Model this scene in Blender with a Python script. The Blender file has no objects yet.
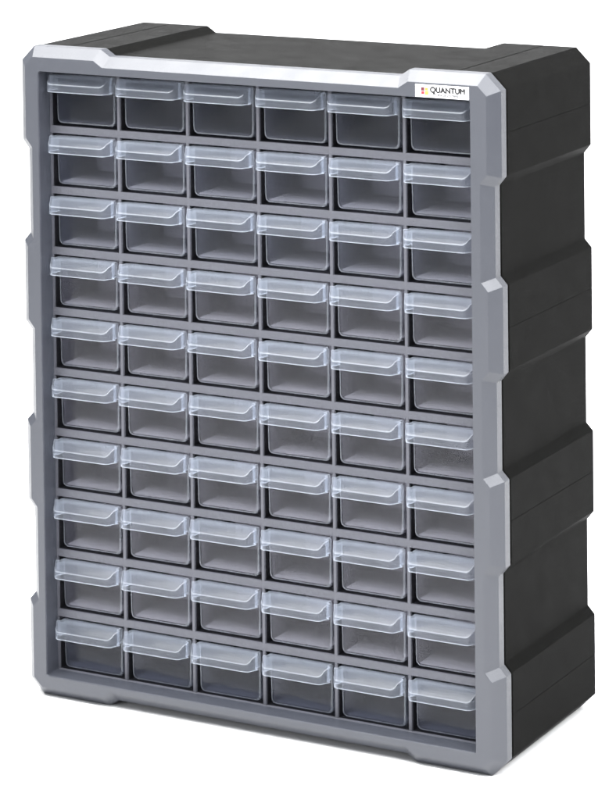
import bpy, bmesh, math
from mathutils import Vector, Matrix
from mathutils.geometry import tessellate_polygon

S = 0.001                       # the numbers below are millimetres
scene = bpy.context.scene
COL = scene.collection

# ------------------------------------------------------------------ sizes
W, H, D = 383.4, 476.0, 159.8
CH = 10.9                       # corner chamfer
NAR = 5.2                       # side step depth
TB, TX, TS = 4.7, 68.0, 7.3     # top/bottom step depth, bump width, slope width
C1, C2 = 7.6, 15.3              # chamfer depth, depth of the rim
A = 7.4                         # chamfer inset on the face
OX0, OX1, OZ0, OZ1 = 18.5, 363.4, 16.5, 458.2
ZL = [68.9, 74.7, 136.6, 143.0, 201.4, 206.8, 267.9, 274.2, 333.2, 339.0, 400.2, 406.6]
NX, NZ = 6, 10
PX, PZ = (OX1 - OX0) / NX, 44.5
GF = 16.8                       # depth of the shelf fronts
DF = 18.4                       # depth of the drawer fronts


# ------------------------------------------------------------------ helpers
def empty(name, loc=(0, 0, 0)):
    o = bpy.data.objects.new(name, None)
    o.empty_display_size = 0.05
    o.location = loc
    COL.objects.link(o)
    return o


def link(name, bm, mat, parent=None, loc=None, recalc=True):
    if recalc:
        bmesh.ops.recalc_face_normals(bm, faces=bm.faces)
    me = bpy.data.meshes.new(name)
    bm.to_mesh(me)
    bm.free()
    me.materials.append(mat)
    o = bpy.data.objects.new(name, me)
    COL.objects.link(o)
    if parent:
        o.parent = parent
    if loc:
        o.location = loc
    return o


def V(bm, x, y, z):
    return bm.verts.new((x * S, y * S, z * S))


def offset(poly, d):
    """inset a closed (x, z) polygon by d (mitred); the polygon runs counter-clockwise"""
    n = len(poly)
    out = []
    for i in range(n):
        p0, p1, p2 = (Vector(poly[(i + k) % n]) for k in (-1, 0, 1))
        e1, e2 = (p1 - p0).normalized(), (p2 - p1).normalized()
        n1, n2 = Vector((-e1.y, e1.x)), Vector((-e2.y, e2.x))
        b = n1 + n2
        b = b / max(b.dot(n1), 0.3)
        out.append((p1.x + b.x * d, p1.y + b.y * d))
    return out


def profile():
    """outline of the cabinet seen from the front, counter-clockwise from bottom left"""
    p = [(CH, 0), (TX, 0), (TX + TS, TB), (W - TX - TS, TB), (W - TX, 0), (W - CH, 0), (W, CH)]
    for i, z in enumerate(ZL):
        p.append((W - (0 if i % 4 in (0, 3) else NAR), z))
    p += [(W, H - CH), (W - CH, H), (W - TX, H), (W - TX - TS, H - TB), (TX + TS, H - TB), (TX, H), (CH, H), (0, H - CH)]
    for i, z in reversed(list(enumerate(ZL))):
        p.append((0 if i % 4 in (0, 3) else NAR, z))
    p.append((0, CH))
    return p


def ring(bm, poly, y):
    return [V(bm, x, y, z) for x, z in poly]


def bridge(bm, a, b, closed=True):
    n = len(a)
    for i in range(n if closed else n - 1):
        j = (i + 1) % n
        bm.faces.new((a[i], a[j], b[j], b[i]))


def cap_with_hole(bm, outer, hole):
    vs = outer + hole
    tris = tessellate_polygon([[v.co for v in outer], [v.co for v in hole]])
    for t in tris:
        try:
            bm.faces.new([vs[i] for i in t])
        except ValueError:
            pass


def rect(x0, x1, z0, z1, r=0, n=3):
    if not r:
        return [(x0, z0), (x1, z0), (x1, z1), (x0, z1)]
    out = []
    for cx, cz, a0 in ((x1 - r, z0 + r, -90), (x1 - r, z1 - r, 0), (x0 + r, z1 - r, 90), (x0 + r, z0 + r, 180)):
        for k in range(n + 1):
            a = math.radians(a0 + 90 * k / n)
            out.append((cx + r * math.cos(a), cz + r * math.sin(a)))
    return out


def box(bm, x0, x1, y0, y1, z0, z1):
    v = [V(bm, x, y, z) for x in (x0, x1) for y in (y0, y1) for z in (z0, z1)]
    for f in ((0, 1, 3, 2), (4, 6, 7, 5), (0, 4, 5, 1), (2, 3, 7, 6), (0, 2, 6, 4), (1, 5, 7, 3)):
        bm.faces.new([v[i] for i in f])


# ------------------------------------------------------------------ materials
def plastic(name, col, rough=0.5, spec=0.5, bev=0.5, grain=0.04, noise=0.05, scale=60):
    m = bpy.data.materials.new(name)
    m.use_nodes = True
    nt = m.node_tree
    N, L = nt.nodes, nt.links
    b = N['Principled BSDF']
    tc = N.new('ShaderNodeTexCoord')
    n1 = N.new('ShaderNodeTexNoise')
    n1.inputs['Scale'].default_value = scale
    n1.inputs['Detail'].default_value = 5
    L.new(tc.outputs['Object'], n1.inputs['Vector'])
    mr = N.new('ShaderNodeMapRange')
    mr.inputs['To Min'].default_value = 1 - noise
    mr.inputs['To Max'].default_value = 1 + noise
    L.new(n1.outputs['Fac'], mr.inputs['Value'])
    mx = N.new('ShaderNodeVectorMath')
    mx.operation = 'SCALE'
    mx.inputs[0].default_value = col
    L.new(mr.outputs[0], mx.inputs['Scale'])
    L.new(mx.outputs[0], b.inputs['Base Color'])
    r = N.new('ShaderNodeMapRange')
    r.inputs['To Min'].default_value = rough - 0.08
    r.inputs['To Max'].default_value = rough + 0.08
    L.new(n1.outputs['Fac'], r.inputs['Value'])
    L.new(r.outputs[0], b.inputs['Roughness'])
    b.inputs['Specular IOR Level'].default_value = spec
    n2 = N.new('ShaderNodeTexNoise')
    n2.inputs['Scale'].default_value = 1400
    n2.inputs['Detail'].default_value = 2
    L.new(tc.outputs['Object'], n2.inputs['Vector'])
    bp = N.new('ShaderNodeBump')
    bp.inputs['Strength'].default_value = grain
    bp.inputs['Distance'].default_value = 0.0005
    L.new(n2.outputs['Fac'], bp.inputs['Height'])
    if bev:
        bv = N.new('ShaderNodeBevel')
        bv.samples = 4
        bv.inputs['Radius'].default_value = bev * S
        L.new(bv.outputs[0], bp.inputs['Normal'])
    L.new(bp.outputs[0], b.inputs['Normal'])
    return m


def clear(name, tint, haze, edge, rough=0.12, hazecol=(0.80, 0.86, 0.95), spec=0.9, bumps=0.12, f0=0.04):
    """thin moulded clear plastic: see-through, with a milky scatter that thickens at grazing angles and a gloss on top"""
    m = bpy.data.materials.new(name)
    m.use_nodes = True
    nt = m.node_tree
    N, L = nt.nodes, nt.links
    N.remove(N['Principled BSDF'])
    out = N['Material Output']
    tc = N.new('ShaderNodeTexCoord')
    nz = N.new('ShaderNodeTexNoise')
    nz.inputs['Scale'].default_value = 90
    nz.inputs['Detail'].default_value = 3
    L.new(tc.outputs['Object'], nz.inputs['Vector'])
    bp = N.new('ShaderNodeBump')
    bp.inputs['Strength'].default_value = bumps
    bp.inputs['Distance'].default_value = 0.001
    L.new(nz.outputs['Fac'], bp.inputs['Height'])
    tr = N.new('ShaderNodeBsdfTransparent')
    tr.inputs['Color'].default_value = (*tint, 1)
    df = N.new('ShaderNodeBsdfDiffuse')
    df.inputs['Color'].default_value = (*hazecol, 1)
    tl = N.new('ShaderNodeBsdfTranslucent')
    tl.inputs['Color'].default_value = (*hazecol, 1)
    sc = N.new('ShaderNodeMixShader')
    sc.inputs[0].default_value = 0.45
    L.new(df.outputs[0], sc.inputs[1])
    L.new(tl.outputs[0], sc.inputs[2])
    lw = N.new('ShaderNodeLayerWeight')
    lw.inputs['Blend'].default_value = 0.5
    pw = N.new('ShaderNodeMath')
    pw.operation = 'POWER'
    pw.inputs[1].default_value = 3.0
    L.new(lw.outputs['Facing'], pw.inputs[0])
    mr = N.new('ShaderNodeMapRange')
    mr.inputs['To Min'].default_value = haze
    mr.inputs['To Max'].default_value = edge
    L.new(pw.outputs[0], mr.inputs['Value'])
    m1 = N.new('ShaderNodeMixShader')
    L.new(mr.outputs[0], m1.inputs[0])
    L.new(tr.outputs[0], m1.inputs[1])
    L.new(sc.outputs[0], m1.inputs[2])
    gl = N.new('ShaderNodeBsdfGlossy')
    gl.inputs['Roughness'].default_value = rough
    gl.inputs['Color'].default_value = (spec, spec, spec, 1)
    L.new(bp.outputs[0], gl.inputs['Normal'])
    p5 = N.new('ShaderNodeMath')
    p5.operation = 'POWER'
    p5.inputs[1].default_value = 5.0
    L.new(lw.outputs['Facing'], p5.inputs[0])
    fr = N.new('ShaderNodeMapRange')
    fr.inputs['To Min'].default_value = f0
    fr.inputs['To Max'].default_value = 0.9
    L.new(p5.outputs[0], fr.inputs['Value'])
    m2 = N.new('ShaderNodeMixShader')
    L.new(fr.outputs[0], m2.inputs[0])
    L.new(m1.outputs[0], m2.inputs[1])
    L.new(gl.outputs[0], m2.inputs[2])
    L.new(m2.outputs[0], out.inputs['Surface'])
    return m


FRAME = plastic('grey_plastic', (0.039, 0.042, 0.052), rough=0.38, spec=0.6, bev=0.6)
GRID = plastic('inner_grey_plastic', (0.076, 0.077, 0.090), rough=0.5, spec=0.4, bev=0.4)
CASE = plastic('black_plastic', (0.0042, 0.0042, 0.0039), rough=0.48, spec=0.014, bev=0.7, grain=0.10, noise=0.06)
INNER = plastic('inner_black_plastic', (0.010, 0.010, 0.012), rough=0.5, spec=0.15, bev=0, noise=0.1)
BODYM = clear('lit_row_haze_plastic', (0.96, 0.96, 0.97), 0.013, 0.28, f0=0.010, hazecol=(.72, .72, .86))  # extra haze stands in for light inside the middle rows
BODY = clear('clear_plastic', (0.95, 0.955, 0.97), 0.011, 0.26, f0=0.009, hazecol=(.64, .68, .86))  # copy with less haze, painting the lowest and upper rows dimmer
BASE = clear('lit_base_haze', (0.95, 0.95, 0.96), 0.34, 0.6, f0=0.01, hazecol=(.78, .77, .84))  # milky haze paints the clear drawer floor as lit
PANEL = clear('lit_insert_haze', (0.93, 0.94, 0.96), 0.46, 0.6, f0=0.01, hazecol=(.78, .76, .84))  # strong haze makes the insert look lit
PANEL2 = clear('clear_plastic_insert', (0.93, 0.94, 0.96), 0.14, 0.3, f0=0.01, hazecol=(.78, .78, .84))  # less haze, painting the insert dimmer in the end rows
BEDGE = clear('clear_plastic_corner', (0.96, 0.97, 0.985), 0.15, 0.5, f0=0.02)  # bright corner lines put in as haze, for light guided through the wall
LIP = clear('milky_clear_plastic', (0.96, 0.97, 0.985), 0.046, 0.32, rough=0.2, f0=0.007, hazecol=(.76, .83, .95))
EDGE = clear('clear_plastic_edge', (0.96, 0.97, 0.985), 0.22, 0.65, rough=0.3, f0=0.03)  # bright handle edges painted with stronger haze
PAPER = plastic('white_sticker', (0.85, 0.85, 0.85), rough=0.35, bev=0, grain=0)
INK = plastic('black_ink', (0.012, 0.012, 0.012), rough=0.5, bev=0, grain=0)
RED = plastic('red_ink', (0.45, 0.02, 0.03), rough=0.5, bev=0, grain=0)
ORANGE = plastic('orange_ink', (0.75, 0.22, 0.03), rough=0.5, bev=0, grain=0)
YELLOW = plastic('yellow_ink', (0.75, 0.62, 0.05), rough=0.5, bev=0, grain=0)
DARKRED = plastic('dark_red_ink', (0.10, 0.012, 0.02), rough=0.5, bev=0, grain=0)
SWEEP = plastic('white_paper', (0.86, 0.86, 0.86), rough=0.9, spec=0.1, bev=0, grain=0.02, noise=0.01, scale=3)

# ------------------------------------------------------------------ cabinet
cab = empty('storage_cabinet')
cab['label'] = 'black drawer cabinet with grey front frame and sixty small clear drawers'
cab['category'] = 'storage cabinet'

prof = profile()

# front frame: chamfered rim round one big opening
bm = bmesh.new()
hole0 = rect(OX0 - 0.5, OX1 + 0.5, OZ0 - 0.5, OZ1 + 0.5, 1.5)
hole1 = rect(OX0, OX1, OZ0, OZ1, 1.2)
r0 = ring(bm, offset(prof, A), 0)
r1 = ring(bm, prof, C1)
r2 = ring(bm, prof, C2)
h0 = ring(bm, hole0, 0)
h1 = ring(bm, hole1, 1.2)
h2 = ring(bm, hole1, C2)
cap_with_hole(bm, r0, h0)
bridge(bm, r0, r1)
bridge(bm, r1, r2)
bridge(bm, h0, h1)
bridge(bm, h1, h2)
cap_with_hole(bm, r2, h2)
frame = link('front_frame', bm, FRAME, cab)


# case: black shell with stepped sides, a shadow gap behind the frame and seams in its raised panels
def seam_profile(inset, groove):
    """case outline with thin grooves along the middle of each raised panel"""
    p = []
    g = groove
    gx = 36.0
    base = offset(prof, inset)
    n = len(base)
    for i in range(n):
        a, b = base[i], base[(i + 1) % n]
        p.append(a)
        L_ = math.hypot(b[0] - a[0], b[1] - a[1])
        vert = abs(a[0] - b[0]) < 0.01
        horiz = abs(a[1] - b[1]) < 0.01
        mid = None
        if vert and L_ > 50 and (a[0] < inset + 1 or a[0] > W - inset - 1):
            t = 0.5
            mid = [t * L_]
            half = 0.25
        elif horiz and 40 < L_ < 80 and a[1] > H - 5:
            # raised top panels: groove 36 mm from the side
            x = W - gx if a[0] > W / 2 else gx
            mid = [abs(a[0] - x)]
            half = 0.7
        if mid:
            dx, dz = (b[0] - a[0]) / L_, (b[1] - a[1]) / L_
            nx, nz = -dz, dx
            for s, d in ((-half, 0), (-half * .6, g), (half * .6, g), (half, 0)):
                t = mid[0] + s
                gd = d * (2.2 if horiz else 1)
                p.append((a[0] + dx * t + nx * gd, a[1] + dz * t + nz * gd))
    return p


bm = bmesh.new()
neck = offset(prof, 4.0)
n0 = ring(bm, neck, C2 - 1)
n1 = ring(bm, neck, C2 + 2.6)
full = seam_profile(0.45, 0.2)
full_in = seam_profile(1.2, 0.2)
back_in = seam_profile(1.5, 0.2)
f0 = ring(bm, full_in, C2 + 2.6)
f1 = ring(bm, full, C2 + 3.3)
f2 = ring(bm, full, D - 1.6)
f3 = ring(bm, back_in, D)
ho = rect(OX0 - 2.5, OX1 + 2.5, OZ0 - 2.5, OZ1 + 2.5)
g0 = ring(bm, ho, C2 - 1)
g1 = ring(bm, ho, D - 3)
cap_with_hole(bm, n0, g0)
bridge(bm, n0, n1)
cap_with_hole(bm, f0, n1)
bridge(bm, f0, f1)
bridge(bm, f1, f2)
bridge(bm, f2, f3)
for t in tessellate_polygon([[v.co for v in f3]]):
    bm.faces.new([f3[i] for i in t])
bridge(bm, g0, g1)
bm.faces.new(g1)
case = link('case', bm, CASE, cab)

# inner grid: grey egg-crate face, black runners behind it
YB = D - 4
e = 0.02
YG = 19.0
XO = 0.0


def egg_crate(bm, y0, y1, th, tv, dz=0.0, shelves=True):
    for k in range(1, NZ) if shelves else ():
        z = OZ0 + PZ * k - .3
        box(bm, OX0 + e, OX1 - e, y0, y1, z - th - dz, z - dz)
    for i in range(1, NX):
        x = OX0 + XO + PX * i
        for k in range(NZ):
            z0 = OZ0 + PZ * k
            z1 = OZ0 + PZ * (k + 1) - th if k < NZ - 1 else OZ1
            box(bm, x - tv / 2, x + tv / 2, y0 + .05, y1, z0 - .5, z1 - .1)


def lining(bm, y0, y1):
    box(bm, OX0 - 1.8, OX0 + e, y0, y1, OZ0 - 1.8, OZ1 + 1.8)
    box(bm, OX1 - e, OX1 + 1.8, y0, y1, OZ0 - 1.8, OZ1 + 1.8)
    box(bm, OX0 + e, OX1 - e, y0, y1, OZ0 - 1.8, OZ0 - e)
    box(bm, OX0 + e, OX1 - e, y0, y1, OZ1 + e, OZ1 + 1.8)


bm = bmesh.new()
lining(bm, C2 + .3, YG)
egg_crate(bm, GF, YG, 5.2, 2.2)
grid = link('shelf_grid', bm, GRID, cab)
bm = bmesh.new()
lining(bm, YG + .05, YB)
egg_crate(bm, YG + .1, YB, 3.0, 1.8, .3)
runners = link('drawer_runners', bm, INNER, cab)


# ------------------------------------------------------------------ one drawer
HW, HT = 25.2, 36.6            # half width, height of the drawer


def u_path(hw, zb, zt, r, n=5, draft=0.0):
    p = [(-hw, zt)]
    for k in range(n + 1):
        a = math.radians(180 + 90 * k / n)
        p.append((-hw + draft + r + r * math.cos(a), zb + r + r * math.sin(a)))
    for k in range(n + 1):
        a = math.radians(270 + 90 * k / n)
        p.append((hw - draft - r + r * math.cos(a), zb + r + r * math.sin(a)))
    p.append((hw, zt))
    return p


def drawer_mesh():
    bm = bmesh.new()
    t = 1.3
    yb = 138
    zb = 1.5
    outs = []
    for ins, y in ((1.25, DF), (0.35, DF + .3), (0, DF + 1.0), (0, yb - 1), (1, yb)):
        outs.append(ring(bm, u_path(HW - ins, zb + ins, HT, 3.9 - ins * .5, draft=.5), y))
    ins_ = []
    for y in (DF + t + .3, yb - t):
        ins_.append(ring(bm, u_path(HW - t, zb + t, HT, 3.0, draft=.5), y))
    for q, (a, b) in enumerate(zip(outs, outs[1:])):
        k0 = len(bm.faces)
        bridge(bm, a, b, False)
        if q < 2:
            bm.faces.ensure_lookup_table()
            for f_ in bm.faces[k0:]:
                f_.material_index = 1
    k0 = len(bm.faces)
    bridge(bm, ins_[0], ins_[1], False)
    bm.faces.ensure_lookup_table()
    for f_ in bm.faces[k0 + 4:k0 + 9]:
        f_.material_index = 2
    bm.faces.new(outs[0])
    bm.faces.new(outs[-1])
    bm.faces.new(ins_[0])
    bm.faces.new(ins_[1])
    # rim
    for s in (0, -1):
        a = [o[s] for o in outs]
        bm.faces.new((a[1], a[2], ins_[0][s]))
        bm.faces.new((a[0], a[1], ins_[0][s]))
        bm.faces.new((a[2], a[3], ins_[1][s], ins_[0][s]))
        bm.faces.new((a[3], a[4], ins_[1][s]))
    bm.faces.new((outs[0][0], outs[0][-1], ins_[0][-1], ins_[0][0]))
    bm.faces.new((outs[-1][0], outs[-1][-1], ins_[1][-1], ins_[1][0]))
    return bm


YF, YR = 2.8, 11.5              # front and rear of the projecting part of the handle


def handle_top(y):
    """height of the curved handle top at depth y"""
    if y >= YR:
        return HT + 1.0
    t = max(0.0, min(1.0, (YR - y) / (YR - YF)))
    return HT + 1.0 - 5.6 * t ** 1.35


def divider_mesh():
    bm = bmesh.new()
    a = ring(bm, u_path(HW - 1.6, 3.2, HT - 7, 2.8, draft=.5), DF + 50)
    b = ring(bm, u_path(HW - 1.6, 3.2, HT - 7, 2.8, draft=.5), DF + 51)
    bridge(bm, a, b)
    bm.faces.new(a)
    bm.faces.new(b)
    return bm


def plan(ins):
    """left half of the handle seen from above: from the drawer front to the middle of the lip"""
    wb, wr, wf, rc = 24.6 - ins, 27.1 - ins, 24.5 - ins, max(4.0 - ins, 1.0)
    yf = YF + ins
    p = [(-wb, DF + .1), (-wb, YR + .3 + ins), (-wr, YR + ins * .3)]
    for t in (.2, .4, .6):
        p.append((-wr + (wr - wf) * t, YR - (YR - yf - rc) * t - .05))
    for k in range(7):
        a = math.radians(180 + 90 * k / 6)
        p.append((-wf + rc + rc * math.cos(a), yf + rc + rc * math.sin(a)))
    return p


def handle_mesh():
    bm = bmesh.new()
    zb = HT - 10.2

    def rg(ins, drop=None, z=None):
        half = plan(ins)
        pts = half + [(-x, y) for x, y in reversed(half)]
        return [V(bm, x, y, handle_top(y) - drop if z is None else z) for x, y in pts]

    rings = [rg(.38, 0), rg(.12, .15), rg(0, .5), rg(0, z=zb + .5), rg(.3, z=zb), rg(.9, z=zb), rg(1.15, z=zb + .5), rg(1.2, 1.4)]
    for q, (a, b) in enumerate(zip(rings, rings[1:])):
        k0 = len(bm.faces)
        bridge(bm, a, b, False)
        if q not in (2, 6):
            bm.faces.ensure_lookup_table()
            for f_ in bm.faces[k0:]:
                f_.material_index = 1
    for r_ in (rings[0], rings[-1]):            # top skin and its underside, in strips from cheek to cheek
        n = len(r_)
        for q in range(n // 2 - 1):
            bm.faces.new((r_[q], r_[q + 1], r_[n - 2 - q], r_[n - 1 - q]))
    return bm


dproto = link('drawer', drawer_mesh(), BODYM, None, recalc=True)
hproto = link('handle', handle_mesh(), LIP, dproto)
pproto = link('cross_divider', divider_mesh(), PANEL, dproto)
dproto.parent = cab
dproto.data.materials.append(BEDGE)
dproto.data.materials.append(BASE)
hproto.data.materials.append(EDGE)
for o in (dproto, hproto):
    for p in o.data.polygons:
        p.use_smooth = True
    o.data.set_sharp_from_angle(angle=math.radians(32))
first = True
jit = [0.0, .35, -.3, .15, -.1, .4, -.25]
for k in range(NZ):
    for i in range(NX):
        if first:
            d, h = dproto, hproto
        else:
            d = dproto.copy()
            COL.objects.link(d)
            d.parent = cab
            h = hproto.copy()
            COL.objects.link(h)
            h.parent = d
            c = pproto.copy()
            COL.objects.link(c)
            c.parent = d
        first = False
        # row brightness put into the haze: end rows dim, middle rows look lit
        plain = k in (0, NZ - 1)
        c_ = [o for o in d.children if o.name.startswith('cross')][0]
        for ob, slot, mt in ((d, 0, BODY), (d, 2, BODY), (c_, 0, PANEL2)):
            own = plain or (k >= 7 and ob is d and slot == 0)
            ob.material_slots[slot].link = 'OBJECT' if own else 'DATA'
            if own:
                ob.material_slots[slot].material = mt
        q = (k * 7 + i * 5 + (k * i) % 3) % 7
        d.location = ((OX0 + XO + PX * (i + .5) + jit[q] * .6) * S, jit[(q + 3) % 7] * 1.2 * S, (OZ0 + PZ * k + .05) * S)
        d.rotation_euler.z = math.radians(jit[(q + 5) % 7] * .7)

# ------------------------------------------------------------------ sticker
SX0, SX1, SZ0, SZ1 = 323.4, 363.4, 458.9, 467.5
bm = bmesh.new()
box(bm, SX0, SX1, -0.30, 0.15, SZ0, SZ1)
sticker = link('logo_sticker', bm, PAPER, cab)


def text(body, size, x, z, mat, name, sx=1.0, fat=0.0, shear=0.0):
    cu = bpy.data.curves.new(name, 'FONT')
    cu.body = body
    cu.size = size * S
    cu.extrude = 0.04 * S
    cu.shear = shear
    cu.resolution_u = 4
    tmp = bpy.data.objects.new(name, cu)
    COL.objects.link(tmp)
    bpy.context.view_layer.update()
    me = bpy.data.meshes.new_from_object(tmp.evaluated_get(bpy.context.evaluated_depsgraph_get()))
    bpy.data.objects.remove(tmp)
    me.name = name
    if fat:                                   # thicken the strokes with slightly shifted copies
        b2 = bmesh.new()
        for q, (du, dv) in enumerate(((0, 0), (fat, 0), (-fat, 0), (0, fat), (0, -fat))):
            m2 = me.copy()
            m2.transform(Matrix.Translation((du * S, dv * S, q * .004 * S)))
            b2.from_mesh(m2)
            bpy.data.meshes.remove(m2)
        b2.to_mesh(me)
        b2.free()
    me.transform(Matrix.Translation((x * S, -0.31 * S, z * S)) @ Matrix.Rotation(math.pi / 2, 4, 'X') @ Matrix.Diagonal((sx, 1, 1, 1)))
    me.materials.clear()
    me.materials.append(mat)
    o = bpy.data.objects.new(name, me)
    COL.objects.link(o)
    o.parent = sticker
    return o


text('QUANTUM', 5.3, 334.4, 462.4, INK, 'brand_lettering', sx=.98, fat=.34)
text('STORAGE SYSTEMS', 2.0, 336.4, 460.1, INK, 'small_lettering', sx=1.13, fat=.09)
for (x0, x1, z0, z1, m, nm) in ((327.6, 330.3, 463.1, 465.6, DARKRED, 'logo_square'), (330.6, 333.0, 463.4, 465.4, ORANGE, 'logo_square'),
                                (327.9, 330.3, 460.8, 462.9, RED, 'logo_square'), (330.6, 333.3, 460.4, 463.2, YELLOW, 'logo_square')):
    bm = bmesh.new()
    box(bm, x0, x1, -0.34, -0.2, z0, z1)
    link(nm, bm, m, sticker)

# ------------------------------------------------------------------ white studio sweep (floor curving up into a wall)
bm = bmesh.new()
prof_s = [(-4.0, 0.0), (1.6, 0.0)]
R_ = 0.8
for k in range(1, 13):
    a = math.radians(90 * k / 12)
    prof_s.append((1.6 + R_ * math.sin(a), R_ - R_ * math.cos(a)))
prof_s.append((2.4, 3.0))
L0 = [bm.verts.new((-4.5, y, z)) for y, z in prof_s]
L1 = [bm.verts.new((4.5, y, z)) for y, z in prof_s]
for i in range(len(L0) - 1):
    bm.faces.new((L0[i], L1[i], L1[i + 1], L0[i + 1]))
sweep = link('backdrop', bm, SWEEP, None, loc=(0, 0, -0.0002), recalc=False)
for p in sweep.data.polygons:
    p.use_smooth = True
sweep['kind'] = 'structure'

# ------------------------------------------------------------------ lamps
cx, cz = W / 2 * S, H / 2 * S


def area(name, loc, target, sx, sy, power, col=(1, 1, 1), spread=180):
    l = bpy.data.lights.new(name, 'AREA')
    l.shape = 'RECTANGLE'
    l.size, l.size_y = sx, sy
    l.energy = power
    l.color = col
    l.spread = math.radians(spread)
    o = bpy.data.objects.new(name, l)
    COL.objects.link(o)
    o.location = loc
    o.rotation_euler = (Vector(target) - Vector(loc)).to_track_quat('-Z', 'Y').to_euler()
    return o


area('overhead_softbox', (cx - .28, -.55, 1.7), (cx, -.05, .3), 1.5, .9, 92)
area('side_softbox', (1.45, -.6, 1.45), (cx, 0, .2), .9, .9, 45, col=(.97, .98, 1))
area('front_fill', (-.5, -2.1, .66), (cx, 0, .2), 1.2, .9, 14, col=(.95, .97, 1))  # added fill, unseen: lifts the shade under the base and inside drawers
area('backdrop_fill_a', (-2.2, .7, 2.2), (-.6, 1.9, .2), 1.2, .8, 60, spread=150)  # added out of view to turn the backdrop pure white
area('backdrop_fill_b', (2.6, .7, 2.2), (.8, 1.9, .2), 1.2, .8, 60, spread=150)  # second added lamp, whitens the right of the sweep

w = bpy.data.worlds.new('World')
scene.world = w
w.use_nodes = True
w.node_tree.nodes['Background'].inputs['Color'].default_value = (.93, .96, 1, 1)
w.node_tree.nodes['Background'].inputs['Strength'].default_value = 0.35

# ------------------------------------------------------------------ camera (a perspective-control lens: level and shifted down)
yaw, pitch, roll = 0.5012102979421611, -0.0377029945782811, -0.01166280558845478
fpx, pcx, pcy = 3067.842, 302.4805, -242.5149
cam = bpy.data.cameras.new('Camera')
cam.sensor_fit = 'VERTICAL'
cam.sensor_height = 36
cam.lens = 36 * fpx / 800
cam.shift_x = (308 - pcx) / 800
cam.shift_y = -(400 - pcy) / 800
cam.clip_start, cam.clip_end = 0.05, 50
co = bpy.data.objects.new('Camera', cam)
COL.objects.link(co)
f = Vector((-math.sin(yaw) * math.cos(pitch), math.cos(yaw) * math.cos(pitch), math.sin(pitch)))
r = Vector((math.cos(yaw), math.sin(yaw), 0))
u = r.cross(f)
cr, sr = math.cos(roll), math.sin(roll)
r, u = cr * r + sr * u, -sr * r + cr * u
M = Matrix((r, u, -f)).transposed().to_4x4()
M.translation = Vector((1249.0959, -1842.7835, 766.4822)) * S
co.matrix_world = M
scene.camera = co

scene.view_settings.view_transform = 'Standard'
scene.view_settings.look = 'None'
scene.view_settings.exposure = 0
scene.view_settings.gamma = 1
scene.render.engine = 'CYCLES'
scene.cycles.transparent_max_bounces = 48
scene.cycles.max_bounces = 12
scene.cycles.use_denoising = True
scene.cycles.denoising_input_passes = 'RGB'
